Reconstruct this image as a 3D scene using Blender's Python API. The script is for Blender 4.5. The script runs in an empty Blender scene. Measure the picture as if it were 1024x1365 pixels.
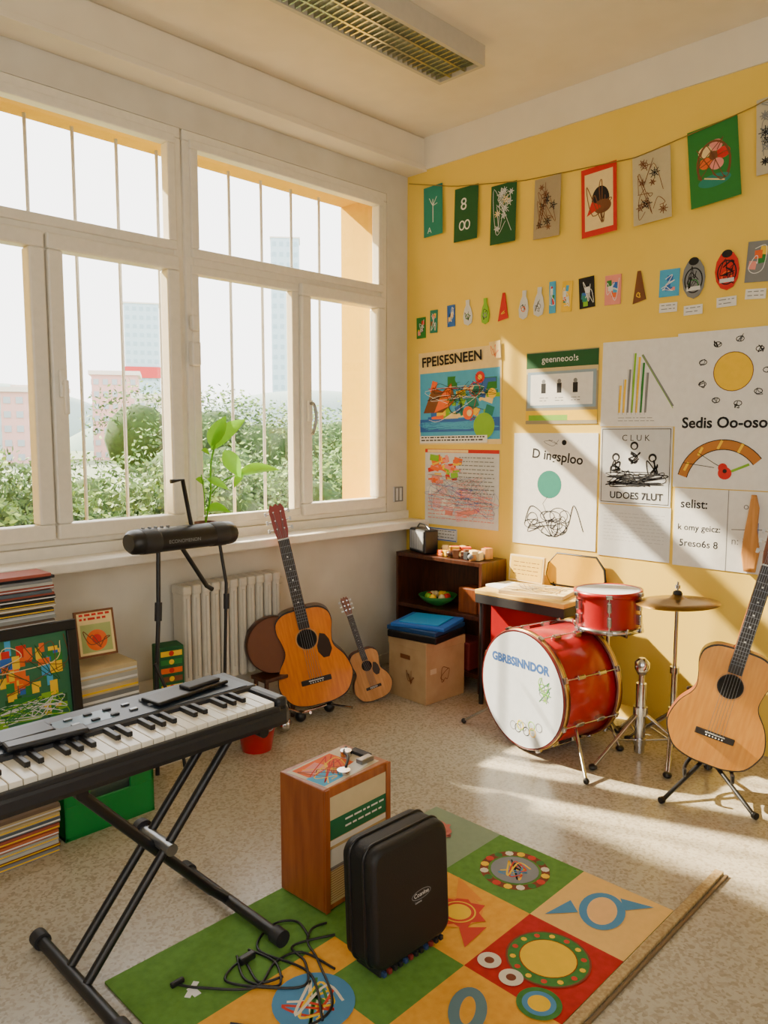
import bpy, bmesh, math, random
from mathutils import Vector, Matrix
R=random.Random(7)
V=Vector
def hexc(h):
    h=h.lstrip('#'); c=[int(h[i:i+2],16)/255 for i in (0,2,4)]
    return tuple((x/12.92 if x<=.04045 else ((x+.055)/1.055)**2.4) for x in c)+(1,)
MATS={}
def mat(col,rough=.5,metal=0,kind=None,col2=None,scale=30,bump=0,emit=0,name=None,coat=0,sheen=0):
    key=(col,rough,metal,kind,col2,scale,bump,emit)
    if key in MATS: return MATS[key]
    m=bpy.data.materials.new(name or ("mat_"+col.strip('#'))); m.use_nodes=True
    nt=m.node_tree; b=nt.nodes["Principled BSDF"]; L=nt.links.new
    b.inputs["Roughness"].default_value=rough; b.inputs["Metallic"].default_value=metal
    b.inputs["Coat Weight"].default_value=coat
    c1=hexc(col); c2=hexc(col2) if col2 else tuple(x*.82 for x in c1[:3])+(1,)
    tc=nt.nodes.new("ShaderNodeTexCoord")
    src=None
    if kind=='wood':
        mp=nt.nodes.new("ShaderNodeMapping"); mp.inputs['Scale'].default_value=(scale,scale,scale*.12); L(tc.outputs['Object'],mp.inputs[0])
        n=nt.nodes.new("ShaderNodeTexNoise"); n.inputs['Scale'].default_value=3; n.inputs['Detail'].default_value=6; L(mp.outputs[0],n.inputs['Vector']); src=n.outputs['Fac']; lo,hi=.35,.65
    elif kind=='speck':
        n=nt.nodes.new("ShaderNodeTexVoronoi"); n.inputs['Scale'].default_value=scale; L(tc.outputs['Object'],n.inputs['Vector'])
        n2=nt.nodes.new("ShaderNodeSeparateColor"); L(n.outputs['Color'],n2.inputs[0]); src=n2.outputs[0]; lo,hi=.05,.6
    else:
        n=nt.nodes.new("ShaderNodeTexNoise"); n.inputs['Scale'].default_value=scale; n.inputs['Detail'].default_value=4; L(tc.outputs['Object'],n.inputs['Vector']); src=n.outputs['Fac']; lo,hi=.3,.7
    r=nt.nodes.new("ShaderNodeValToRGB"); r.color_ramp.elements[0].position=lo; r.color_ramp.elements[1].position=hi
    if kind is None and not col2: c2=tuple(x*.93 for x in c1[:3])+(1,)
    r.color_ramp.elements[0].color=c2; r.color_ramp.elements[1].color=c1
    L(src,r.inputs[0]); L(r.outputs[0],b.inputs['Base Color'])
    if bump:
        bp=nt.nodes.new("ShaderNodeBump"); bp.inputs['Strength'].default_value=bump; bp.inputs['Distance'].default_value=.01
        L(src,bp.inputs['Height']); L(bp.outputs[0],b.inputs['Normal'])
    if emit:
        L(r.outputs[0],b.inputs['Emission Color']); b.inputs['Emission Strength'].default_value=emit
    MATS[key]=m; return m
def T(x,y,z): return Matrix.Translation((x,y,z))
def RZ(a): return Matrix.Rotation(math.radians(a),4,'Z')
def RX(a): return Matrix.Rotation(math.radians(a),4,'X')
def RY(a): return Matrix.Rotation(math.radians(a),4,'Y')
def frame(o,x,y):
    x=V(x).normalized(); y=V(y); y=(y-x*y.dot(x)).normalized(); z=x.cross(y)
    m=Matrix((x,y,z)).transposed().to_4x4(); m.translation=V(o); return m
I=Matrix.Identity(4)
def crom(pts,n=8,closed=False):
    pts=[V(p) for p in pts]; out=[]; N=len(pts)
    rng=range(N) if closed else range(N-1)
    for i in rng:
        if closed: a,b,c,d=pts[i-1],pts[i],pts[(i+1)%N],pts[(i+2)%N]
        else: a=pts[max(i-1,0)];b=pts[i];c=pts[i+1];d=pts[min(i+2,N-1)]
        for k in range(n):
            t=k/n
            out.append(.5*((2*b)+(c-a)*t+(2*a-5*b+4*c-d)*t*t+(3*b-a-3*c+d)*t**3))
    if not closed: out.append(pts[-1])
    return out
class MB:
    def __init__(s,name,M=I):
        s.name=name; s.bm=bmesh.new(); s.mats=[]; s.M=M; s.off=0
    def mi(s,m):
        if m not in s.mats: s.mats.append(m)
        return s.mats.index(m)
    def box(s,c,d,m,bevel=0,M=I,seg=2):
        bm2=bmesh.new(); bmesh.ops.create_cube(bm2,size=1)
        for v in bm2.verts: v.co=V((v.co.x*d[0],v.co.y*d[1],v.co.z*d[2]))
        if bevel: bmesh.ops.bevel(bm2,geom=bm2.edges[:],offset=bevel,segments=seg,affect='EDGES',profile=.5)
        s.merge(bm2,M@T(*c),m,smooth=False)
    def bx(s,x0,x1,y0,y1,z0,z1,m,bevel=0,M=I):
        s.box(((x0+x1)/2,(y0+y1)/2,(z0+z1)/2),(abs(x1-x0),abs(y1-y0),abs(z1-z0)),m,bevel,M)
    def merge(s,bm2,M,m,smooth=False):
        i=s.mi(m); vs={}
        for v in bm2.verts: vs[v]=s.bm.verts.new(M@v.co)
        for f in bm2.faces:
            try:
                nf=s.bm.faces.new([vs[v] for v in f.verts]); nf.material_index=i; nf.smooth=smooth
            except ValueError: pass
        bm2.free()
    def face(s,pts,m,smooth=False):
        f=s.bm.faces.new([s.bm.verts.new(p) for p in pts]); f.material_index=s.mi(m); f.smooth=smooth; return f
    def rings(s,rings,m,cap0=True,cap1=True,smooth=True,closed=False,capm=None):
        i=s.mi(m); R_=[[s.bm.verts.new(p) for p in r] for r in rings]; n=len(R_[0])
        pr=list(zip(R_,R_[1:]))
        if closed: pr.append((R_[-1],R_[0]))
        for a,b in pr:
            for k in range(n):
                f=s.bm.faces.new((a[k],a[(k+1)%n],b[(k+1)%n],b[k])); f.material_index=i; f.smooth=smooth
        ci=s.mi(capm) if capm else i
        if not closed:
            if cap0:
                f=s.bm.faces.new([s.bm.verts.new(v.co) for v in reversed(R_[0])]); f.material_index=i
            if cap1:
                f=s.bm.faces.new([s.bm.verts.new(v.co) for v in R_[-1]]); f.material_index=ci
    def lathe(s,prof,m,M=I,seg=32,sx=1,sy=1,cap=True):
        rs=[[M@V((math.cos(2*math.pi*k/seg)*r*sx,math.sin(2*math.pi*k/seg)*r*sy,z)) for k in range(seg)] for r,z in prof]
        s.rings(rs,m,cap,cap)
    def cyl(s,a,b,r,m,r2=None,seg=14,M=I):
        a=M@V(a);b=M@V(b);d=(b-a); r2=r if r2 is None else r2
        q=d.to_track_quat('Z','Y').to_matrix().to_4x4()
        MM=Matrix.Translation(a)@q
        s.lathe([(r,0),(r2,d.length)],m,MM,seg)
    def ball(s,c,r,m,M=I,seg=16):
        r=r if isinstance(r,(tuple,list)) else (r,r,r)
        bm2=bmesh.new(); bmesh.ops.create_uvsphere(bm2,u_segments=seg,v_segments=seg//2+2,radius=1)
        s.merge(bm2,M@T(*c)@Matrix.Diagonal((r[0],r[1],r[2],1)),m,True)
    def tube(s,pts,r,m,seg=8,M=I,closed=False,taper=None):
        pts=[M@V(p) for p in pts]; n=len(pts); rs=[]; nrm=None
        for i,p in enumerate(pts):
            if closed: t=(pts[(i+1)%n]-pts[i-1])
            else: t=(pts[min(i+1,n-1)]-pts[max(i-1,0)])
            t=t.normalized()
            if nrm is None:
                nrm=t.orthogonal().normalized()
            nrm=(nrm-t*nrm.dot(t)).normalized(); bn=t.cross(nrm)
            rr=r if taper is None else r*taper(i/(n-1))
            rs.append([p+(nrm*math.cos(2*math.pi*k/seg)+bn*math.sin(2*math.pi*k/seg))*rr for k in range(seg)])
        s.rings(rs,m,closed=closed)
    def loft(s,outl,levels,m,M=I,capm=None,c=None):
        n=len(outl); c=c or V((sum(p[0] for p in outl)/n,sum(p[1] for p in outl)/n))
        rs=[[M@V((c[0]+(p[0]-c[0])*k,c[1]+(p[1]-c[1])*k,z)) for p in outl] for z,k in levels]
        s.rings(rs,m,capm=capm)
    # flat art (frame M, z auto offset)
    def nz(s): s.off+=.00005; return s.off
    def rect(s,M,x0,y0,x1,y1,m,rot=0):
        z=s.nz(); cx,cy=(x0+x1)/2,(y0+y1)/2; a=math.radians(rot)
        P=[(x0,y0),(x1,y0),(x1,y1),(x0,y1)]
        s.face([M@V((cx+(x-cx)*math.cos(a)-(y-cy)*math.sin(a),cy+(x-cx)*math.sin(a)+(y-cy)*math.cos(a),z)) for x,y in P],m)
    def poly(s,M,P,m):
        z=s.nz(); s.face([M@V((x,y,z)) for x,y in P],m)
    def disc(s,M,cx,cy,rx,m,ry=None,seg=28,rot=0):
        ry=ry or rx; a=math.radians(rot)
        s.poly(M,[(cx+math.cos(t)*rx*math.cos(a)-math.sin(t)*ry*math.sin(a),cy+math.cos(t)*rx*math.sin(a)+math.sin(t)*ry*math.cos(a)) for t in [2*math.pi*k/seg for k in range(seg)]],m)
    def ribbon(s,M,P,w,m,closed=False):
        z=s.nz(); n=len(P); i=s.mi(m); vs=[]
        for k,p in enumerate(P):
            a=P[k-1] if (k>0 or closed) else p; b=P[(k+1)%n] if (k<n-1 or closed) else p
            d=V((b[0]-a[0],b[1]-a[1]));
            if d.length<1e-9: d=V((1,0))
            d.normalize(); q=V((-d.y,d.x))*w/2
            vs.append((s.bm.verts.new(M@V((p[0]+q.x,p[1]+q.y,z))),s.bm.verts.new(M@V((p[0]-q.x,p[1]-q.y,z)))))
        pr=list(zip(vs,vs[1:]))+([(vs[-1],vs[0])] if closed else [])
        for a,b in pr:
            f=s.bm.faces.new((a[0],a[1],b[1],b[0])); f.material_index=i
    def ring(s,M,cx,cy,r,w,m,ry=None,seg=28):
        ry=ry or r
        s.ribbon(M,[(cx+math.cos(2*math.pi*k/seg)*r,cy+math.sin(2*math.pi*k/seg)*ry) for k in range(seg)],w,m,True)
    def scrib(s,M,x0,y0,x1,y1,n,w,m,seed=1):
        r=random.Random(seed)
        P=[(r.uniform(x0,x1),r.uniform(y0,y1),0) for _ in range(n)]
        s.ribbon(M,[(p.x,p.y) for p in crom(P,6)],w,m)
    def text(s,M,t,x,y,size,m,rot=0,align='LEFT',bold=0):
        c=bpy.data.curves.new("t","FONT"); c.body=t; c.size=size; c.align_x=align; c.offset=bold; c.resolution_u=3
        o=bpy.data.objects.new("t",c); bpy.context.collection.objects.link(o)
        bpy.context.view_layer.update()
        me=bpy.data.meshes.new_from_object(o.evaluated_get(bpy.context.evaluated_depsgraph_get()))
        b2=bmesh.new(); b2.from_mesh(me)
        s.merge(b2,M@T(x,y,s.nz())@RZ(rot),m)
        bpy.data.objects.remove(o); bpy.data.curves.remove(c); bpy.data.meshes.remove(me)
    def textlines(s,M,x0,x1,y0,y1,n,m,h=.004,seed=3):
        r=random.Random(seed); s.nz()
        for k in range(n):
            y=y1-(y1-y0)*(k+.5)/n; x=x0
            while x<x1-.01:
                w=r.uniform(.01,.035); xe=min(x+w,x1); s.off-=.00005; s.rect(M,x,y,xe,y+h,m); x=xe+.007
    def done(s,recalc=True):
        me=bpy.data.meshes.new(s.name); s.bm.to_mesh(me); s.bm.free()
        for m in s.mats: me.materials.append(m)
        o=bpy.data.objects.new(s.name,me); bpy.context.collection.objects.link(o); o.matrix_world=s.M
        return o
# ---------- materials
WHITE=mat('#e9e4d8',.45); FRAME=mat('#ebe5d6',.35,name='window_paint'); CREAM=mat('#e8dec9',.8,scale=6,name='ceiling_paint')
WWALL=mat('#dad5c7',.75,scale=5,col2='#cfc9ba',name='wall_paint_white'); YEL=mat('#efcc55',.75,scale=3,col2='#eac64b',name='wall_paint_yellow')
ORANGE=mat('#e0b200',.85,name='facade_yellow'); BLACK=mat('#141417',.4,name='black_plastic'); BLK2=mat('#222226',.55); DARK=mat('#1c1c20',.6)
CHROME=mat('#c9c9cc',.18,1,name='chrome'); STEEL=mat('#8f9296',.35,.9,name='steel')
FLOORM=mat('#b3aa97',.26,kind='speck',col2='#958b78',scale=110,name='linoleum_speckled')
RED=mat('#a40f15',.32,coat=.25,name='red_lacquer'); PAPER=mat('#e6e6e4',.8,name='paper'); PAPERG=mat('#d2d5d8',.8); INK=mat('#121218',.8); GREY=mat('#7b7e82',.7)
GREEN=mat('#1f7a2e',.7); DGREEN=mat('#17552d',.8); LGREEN=mat('#82b92a',.7); TEAL=mat('#1f8170',.8); BLUE=mat('#1a5fb8',.6); LBLUE=mat('#45a6d8',.7); YELP=mat('#f2c412',.7); ORP=mat('#e9641c',.7); REDP=mat('#cc1e1a',.7); PINK=mat('#e89086',.7); BROWN=mat('#74421f',.6); CREAMP=mat('#ecd294',.8)
WOODA=mat('#e5830f',.3,kind='wood',col2='#d4700a',scale=24,coat=.4,name='guitar_top_amber'); WOODB=mat('#e8a03c',.3,kind='wood',col2='#dc912e',scale=24,coat=.4,name='guitar_top_spruce')
WOODD=mat('#4f2814',.35,kind='wood',col2='#36190b',scale=25,name='dark_wood'); WOODM=mat('#834418',.4,kind='wood',col2='#6b3412',scale=18,name='walnut_wood'); EBONY=mat('#1e1511',.45)
WOODL=mat('#cf9350',.45,kind='wood',col2='#b87c3a',scale=20)
CARD=mat('#b79a70',.85,scale=10,col2='#a8895f',name='cardboard')
PAL=[REDP,YELP,BLUE,GREEN,ORP,LBLUE,LGREEN,PINK,TEAL,BROWN]
# ---------- room
XL,YB,CZ=-5.4,-5.1,3.32
o=MB('floor'); o.bx(XL,0,YB,0,-.1,0,FLOORM); o.done()
o=MB('ceiling'); o.bx(XL,.42,YB,.42,CZ,CZ+.1,CREAM); o.done()
o=MB('wall_right'); o.bx(0,.2,YB,.1,0,CZ,YEL); o.done()
o=MB('trim_1'); o.bx(-.012,-.0005,YB,-.15,3.13,CZ-.0005,CREAM); o.done()
o=MB('wall_back'); wy0,wy1=-4.5,-2.9  # opening added in this unseen wall to let in fill light
o.bx(XL-.15,XL,YB,.1,0,.95,WWALL); o.bx(XL-.15,XL,YB,.1,2.98,CZ,WWALL); o.bx(XL-.15,XL,YB,wy0,.95,2.98,WWALL); o.bx(XL-.15,XL,wy1,.1,.95,2.98,WWALL); o.done()
o=MB('wall_front'); wx0,wx1=-4.4,-3.0  # opening behind the camera, added for fill light
o.bx(XL,0,YB-.15,YB,0,.95,WWALL); o.bx(XL,0,YB-.15,YB,2.98,CZ,WWALL); o.bx(XL,wx0,YB-.15,YB,.95,2.98,WWALL); o.bx(wx1,0,YB-.15,YB,.95,2.98,WWALL); o.done()
X0,X1,Z0,Z1=-3.05,-.19,1.0,2.98
o=MB('wall_left')
for y0,y1,m in ((0,.1,WWALL),(.1005,.42,ORANGE)):
    o.bx(XL,.2,y0,y1,-.3 if y0 else 0,Z0-.03,m); o.bx(XL,.2,y0,y1,Z1,CZ,m)
    o.bx(X1,.2 if y0 else 0,y0,y1,Z0-.03,Z1,m); o.bx(XL,X0,y0,y1,Z0-.03,Z1,m)
o.done()
o=MB('trim_2'); o.bx(XL,-.0005,-.15,-.0005,3.13,CZ-.0005,CREAM,.01); o.bx(XL,-.0005,-.165,-.001,3.118,3.15,CREAM,.004); o.done()
o=MB('window_sill'); o.bx(XL,-.0005,-.2,-.0005,.905,.95,WHITE,.008); o.bx(XL,-.0005,-.02,.08,.945,.9995,WHITE,.003); o.done()
o=MB('baseboard_left'); o.bx(XL,-.013,-.012,-.0005,0.0005,.07,WWALL); o.done()
o=MB('baseboard_right'); o.bx(-.012,-.0005,YB,0,0.0005,.07,YEL); o.done()
GL=bpy.data.materials.new('window_glass'); GL.use_nodes=True; nt=GL.node_tree; nt.nodes.clear()
a=nt.nodes.new('ShaderNodeBsdfTransparent'); b=nt.nodes.new('ShaderNodeBsdfGlossy'); b.inputs['Roughness'].default_value=.03; mx=nt.nodes.new('ShaderNodeMixShader'); mx.inputs[0].default_value=.04; oo=nt.nodes.new('ShaderNodeOutputMaterial')
nt.links.new(a.outputs[0],mx.inputs[1]); nt.links.new(b.outputs[0],mx.inputs[2]); nt.links.new(mx.outputs[0],oo.inputs[0])
def fr(o,x0,x1,z0,z1,w,y0,y1,m,bev=.006,M=I):
    o.bx(x0,x1,y0,y1,z0,z0+w,m,bev,M); o.bx(x0,x1,y0,y1,z1-w,z1,m,bev,M)
    o.bx(x0,x0+w,y0,y1,z0+w,z1-w,m,bev,M); o.bx(x1-w,x1,y0,y1,z0+w,z1-w,m,bev,M)
def window(name,x0,x1,sash,zt):
    o=MB(name)
    fr(o,x0,x1,Z0,Z1,.05,.0,.08,FRAME)
    o.bx(x0+.05,x1-.05,.001,.079,zt,zt+.05,FRAME,.005)
    fr(o,x0+.035,x1-.035,zt+.045,Z1-.04,.045,-.012,.05,FRAME)
    xm=(x0+x1)/2+(.02 if 'window_1' in name else .0)
    o.bx(xm-.02,xm+.02,.002,.078,Z0+.05,zt,FRAME)
    for k,(a_,b_) in enumerate(((x0+.03,xm),(xm,x1-.03))):
        if sash[k]:
            fr(o,a_+.005,b_-.005,Z0+.03,zt+.015,.07,-.03,.05,FRAME,.01)
        else: fr(o,a_,b_,Z0+.03,zt+.01,.045,-.005,.052,FRAME)
    o.bx(x0+.05,x1-.05,.035,.04,Z0+.05,zt,GL); o.bx(x0+.05,x1-.05,.035,.04,zt+.05,Z1-.05,GL)
    return o,xm
w1,xm=window('window_1',X0,-1.635,(1,1),2.35)
hx=xm+.045
w1.box((hx,-.04,1.72),(.03,.02,.12),FRAME,.005); w1.cyl((hx,-.03,1.72),(hx,-.07,1.72),.009,FRAME); w1.box((hx,-.075,1.66),(.022,.02,.15),FRAME,.006); w1.done()
w2,xm=window('window_2',-1.625,X1,(0,1),2.33)
hx=xm+.045
w2.box((hx,-.04,1.63),(.03,.02,.12),FRAME,.005); w2.tube(crom([(hx,-.04,1.67),(hx,-.075,1.67),(hx+.01,-.085,1.6),(hx,-.075,1.52),(hx,-.06,1.5)],5),.009,STEEL); 
w2.box((-1.6,-.03,1.9),(.05,.04,.12),FRAME,.008); w2.box((-1.6,-.03,2.05),(.04,.03,.08),FRAME,.008); w2.done()
o=MB('fill_window_3'); fr(o,wx0,wx1,.95,2.98,.06,YB-.1,YB-.03,FRAME); o.bx(-3.74,-3.66,YB-.1,YB-.03,.95,2.98,FRAME); o.bx(wx0,wx1,YB-.1,YB-.03,2.3,2.38,FRAME); o.done()  # unseen window behind the camera, added to bring in fill light
o=MB('fill_window_4'); MW=T(XL-.03,wy1,0)@RZ(90); fr(o,-(wy1-wy0),0,.95,2.98,.06,0,.07,FRAME,.006,MW); o.bx(-.84,-.76,0,.07,.95,2.98,FRAME,0,MW); o.bx(-(wy1-wy0),0,0,.07,2.3,2.38,FRAME,0,MW); o.done()  # second unseen window added as a source of fill light
o=MB('window_bars')
BARM=mat('#b9bbbd',.5,.2)
x=-2.91
while x<X1-.05:
    o.cyl((x,.36,Z0-.03),(x,.36,Z1),.009,BARM,seg=8); x+=.225
o.done()
o=MB('wall_socket'); o.bx(-.13,-.05,-.012,-.0005,1.06,1.16,PAPERG,.003); fr(o,-.128,-.052,1.062,1.158,.008,-.016,-.012,GREY,0); o.bx(-.094,-.086,-.016,-.012,1.07,1.15,GREY); o.done()
# ceiling light
o=MB('ceiling_light_fixture')
lx0,lx1,ly0,ly1,lz=-2.2,-.67,-1.11,-.83,3.225
WM=mat('#bdb6a6',.4); LOUV=mat('#b5b49c',.22,.9); TUBE=mat('#fff3d8',.5,emit=.9,name='lamp_tube')
CZ1=CZ-.001
o.bx(lx0,lx1,ly0,ly0+.02,lz,CZ1,WM); o.bx(lx0,lx1,ly1-.02,ly1,lz,CZ1,WM); o.bx(lx0,lx0+.02,ly0+.02,ly1-.02,lz,CZ1,WM); o.bx(lx1-.02,lx1,ly0+.02,ly1-.02,lz,CZ1,WM); o.bx(lx0+.02,lx1-.02,ly0+.02,ly1-.02,CZ-.02,CZ1,WM)
for yy in (ly0+.1,ly0+.19): o.bx(lx0,lx1-.021,yy-.006,yy+.006,lz+.002,lz+.04,LOUV)
xx=lx0+.05
while xx<lx1-.03:
    o.bx(xx-.004,xx+.004,ly0+.021,ly1-.021,lz+.004,lz+.035,LOUV); xx+=.034
for yy in (ly0+.06,ly0+.145,ly0+.23): o.cyl((lx0+.03,yy,lz+.06),(lx1-.03,yy,lz+.06),.013,TUBE,seg=10)
o.done()
# radiator
o=MB('radiator'); RM=mat('#d0cabb',.45)
x=-1.76
while x<-1.17:
    o.box((x,-.11,.49),(.044,.11,.5),RM,.014); o.box((x,-.11,.735),(.05,.12,.05),RM,.012); o.box((x,-.168,.5),(.018,.012,.4),RM,.005); x+=.055
o.cyl((-1.78,-.11,.28),(-1.14,-.11,.28),.02,RM); o.cyl((-1.78,-.11,.7),(-1.14,-.11,.7),.02,RM); o.cyl((-1.13,-.11,.28),(-1.13,-.11,0),.012,RM); o.cyl((-1.13,-.11,.7),(-1.13,-.03,.7),.012,RM); o.cyl((-1.70,-.11,0),(-1.70,-.11,.25),.012,RM)
o.done()
# ---------- posters
def WM_(y,z,x=-.001): return frame((x,y,z),(0,-1,0),(0,0,1))
def poster(name,y0,y1,z0,z1,m,x=-.001,tilt=0):
    M=WM_(y0,z0,x-.0005)@RZ(tilt); w=y0-y1; h=z1-z0
    o=MB(name); o.bx(0,w,0,h,-.001,.002,m,0,M); o.off=.0022
    return o,M,w,h
o,M,w,h=poster('collage_poster',-.115,-.76,1.43,2.01,CREAMP,-.001,1)
o.rect(M,.01,.03,w-.01,.45,LBLUE)
r=random.Random(4)
for k in range(60):
    x_=r.uniform(.03,w-.1); y_=r.uniform(.08,.38); a_=r.uniform(.03,.1); b_=r.uniform(.02,.08)
    o.rect(M,x_,y_,min(x_+a_,w-.01),y_+b_,r.choice([GREEN,LGREEN,BLUE,LBLUE,TEAL,ORP,YELP,LBLUE,CREAMP]),r.uniform(-30,30) if x_+a_<w-.05 else 0)
o.rect(M,.01,.08,w-.01,.16,BLUE); 
for k in range(14): o.scrib(M,.02,.09,w-.02,.15,5,.003,LBLUE,k)
o.poly(M,[(.04,.2),(.2,.2),(.3,.27),(.27,.38),(.2,.33),(.12,.36)],BROWN); o.poly(M,[(.13,.2),(.26,.24),(.27,.37),(.18,.3)],ORP)
o.disc(M,.40,.19,.04,ORP); o.disc(M,.41,.19,.02,CREAMP); o.disc(M,.49,.4,.035,REDP); o.disc(M,.49,.4,.015,YELP); o.disc(M,.33,.4,.03,LBLUE); o.disc(M,.58,.3,.03,YELP); o.ring(M,.3,.24,.05,.006,DGREEN); o.ring(M,.45,.33,.04,.005,REDP)
for k in range(16): o.scrib(M,r.uniform(.02,.3),r.uniform(.1,.3),r.uniform(.35,w-.02),r.uniform(.3,.44),5,.0025,r.choice([INK,PAPER,REDP,GREEN]),k+70)
o.disc(M,.52,.11,.078,LGREEN,.078)
o.rect(M,.01,.01,w-.1,.055,PAPER); o.textlines(M,.02,w-.12,.015,.05,2,INK,.008,9)
o.rect(M,.56,.5,w-.005,.6,CREAMP,3); o.scrib(M,.57,.5,w-.02,.59,10,.003,ORP,3); o.text(M,'FPEISESNEEN',.03,.49,.084,INK,1.5,bold=.002); 
o.done()
o,M,w,h=poster('painting_poster',-.165,-.745,.925,1.405,PAPERG,-.001,0)
o.rect(M,0,h-.022,w,h,REDP); o.rect(M,.02,h-.02,w*.6,h-.003,CREAMP)
for k in range(46): o.rect(M,*(lambda a,b:(a,b,a+r.uniform(.02,.08),b+r.uniform(.01,.04)))(r.uniform(.01,.24),r.uniform(.26,.41)),r.choice([ORP,YELP,REDP,YELP,LGREEN,PINK,ORP]),r.uniform(-20,20))
for k in range(18): o.rect(M,*(lambda a,b:(a,b,a+r.uniform(.03,.12),b+r.uniform(.02,.06)))(r.uniform(.02,.42),r.uniform(.03,.2)),r.choice([PINK,PAPER,mat('#c2d2e8',.8),mat('#e6bcc6',.8)]),r.uniform(-20,20))
for k in range(26): o.scrib(M,.02,.05,w-.02,.32,5,.0018,r.choice([GREY,PINK,GREY,BLUE]),k+50)
o.textlines(M,.28,w-.03,.2,.44,10,GREY,.006,4); o.textlines(M,.03,w-.03,.03,.2,7,PINK,.005,5)
o.done()
o,M,w,h=poster('small_notice',-.2,-.43,.825,.905,PAPERG)
o.ribbon(M,[(.005,.005),(w-.005,.005),(w-.005,h-.005),(.005,h-.005)],.006,BLUE,True); o.textlines(M,.02,w-.02,.01,.07,3,GREY,.006,4); o.done()
o,M,w,h=poster('framed_notice',-.925,-1.375,1.555,1.955,mat('#9b9076',.6),-.001,0)
o.rect(M,0,h-.09,w,h-.005,DGREEN); o.text(M,'geenneoo!s',.1,h-.06,.05,PAPER); o.rect(M,.0,h-.12,w,h-.09,mat('#c9b98a',.6)); o.rect(M,.0,.02,w,.075,YELP); o.rect(M,.02,.02,w*.6,.05,LGREEN)
o.rect(M,.01,.09,w-.01,.29,mat('#8ba2b4',.6)); o.rect(M,.03,.105,w-.03,.275,PAPER)
for k in range(3): o.rect(M,.1+k*.1,.17,.13+k*.1,.225,INK); o.disc(M,.115+k*.1,.235,.012,GREY); o.textlines(M,.09+k*.1,.145+k*.1,.12,.15,2,GREY,.004,k)
o.done()
o,M,w,h=poster('pencil_drawing',-1.395,-1.805,1.54,1.975,PAPER,-.001,-.5)
for k,(c,hh) in enumerate(zip([YELP,YELP,GREY,LGREEN,YELP,GREEN,GREY],[.14,.17,.22,.3,.28,.25,.2])): o.rect(M,.1+k*.024,.07,.112+k*.024,.07+hh,c,-2); o.rect(M,.098+k*.024,.06,.1+k*.024,.07+hh,GREY)
o.ribbon(M,[(.22,.36),(.39,.1)],.012,GREY); o.ribbon(M,[(.22,.36),(.39,.09)],.003,LGREEN); o.textlines(M,.1,.3,.02,.05,2,GREY,.003,2); o.done()
o,M,w,h=poster('sun_poster',-1.8,-2.42,1.24,1.985,PAPER,-.003,0)
cx,cy=.268,.55; o.disc(M,cx,cy,.09,YELP); o.ring(M,cx,cy,.09,.004,BROWN)
for k in range(9):
    a_=k*.7; o.scrib(M,cx+math.cos(a_)*.155-.015,cy+math.sin(a_)*.155-.02,cx+math.cos(a_)*.155+.015,cy+math.sin(a_)*.155+.02,7,.004,INK if k%2 else GREY,k); 
    o.ring(M,cx+math.cos(a_)*.15,cy+math.sin(a_)*.15,.018,.004,INK,.012,10)
o.text(M,'Sedis Oo-oso',.035,.29,.072,INK,bold=.002)
arc=[(.24+math.cos(t)*.2-.0,.0+math.sin(t)*.21) for t in [math.radians(165-k*7) for k in range(19)]]
o.ribbon(M,arc,.05,INK); o.ribbon(M,arc,.042,mat('#b8742c',.7))
for k in range(2,18,4): o.ribbon(M,[(arc[k][0]-.01,arc[k][1]-.02),(arc[k][0]+.01,arc[k][1]+.02)],.012,YELP)
o.ribbon(M,[(.12,.17),(.2,.12),(.26,.09)],.003,INK); o.disc(M,.25,.075,.032,REDP,.03); o.disc(M,.24,.1,.022,REDP); o.disc(M,.25,.085,.01,INK); o.ribbon(M,[(.28,.085),(.36,.12)],.012,LGREEN); o.ribbon(M,[(.05,.12),(.2,.1)],.003,INK)
o.done()
o,M,w,h=poster('cat_drawing_poster',-.85,-1.385,.868,1.505,PAPER,-.001,0)
o.text(M,'D ingsploo',.12,.5,.075,INK,-6,bold=.0015); o.disc(M,.24,.35,.078,TEAL); o.ribbon(M,[(.23,.28),(.2,.24),(.22,.2)],.003,INK)
for k in range(12): o.ring(M,r.uniform(.13,.36),r.uniform(.1,.2),r.uniform(.02,.06),.004,INK,r.uniform(.02,.05))
o.ribbon(M,[(p.x,p.y) for p in crom([(.08,.12,0),(.12,.22,0),(.2,.18,0),(.27,.06,0),(.36,.12,0),(.4,.24,0),(.46,.1,0)],8)],.005,INK)
o.scrib(M,.1,.05,.3,.16,14,.004,INK,5); o.scrib(M,.2,.55,.32,.61,8,.003,GREY,6); o.disc(M,.33,.585,.015,INK); o.done()
o,M,w,h=poster('band_drawing',-1.4,-1.79,1.135,1.535,PAPERG,-.001,0)
o.ribbon(M,[(.01,.01),(w-.01,.01),(w-.01,h-.01),(.01,h-.01)],.005,INK,True); o.text(M,'C L U K',.12,.33,.045,INK)
for k in range(3):
    cx=.09+k*.1; cy=.2+(.06 if k==1 else 0); o.disc(M,cx,cy+.045,.022,INK); o.disc(M,cx,cy+.042,.013,PAPER); o.scrib(M,cx-.03,cy-.05,cx+.03,cy+.03,14,.007,INK,k+20)
o.scrib(M,.03,.09,.36,.16,30,.006,INK,31); o.scrib(M,.03,.1,.36,.18,24,.004,INK,32); o.text(M,'UDOES 7LUT',.06,.03,.05,INK,bold=.001); o.done()
o,M,w,h=poster('lined_sheet',-1.4,-1.795,.855,1.13,PAPERG); o.textlines(M,.03,w-.03,.08,.24,9,mat('#b3b6bc',.8),.003,8); o.done()
o,M,w,h=poster('music_notes_sheet',-1.812,-2.42,.85,1.235,PAPER)
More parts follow.
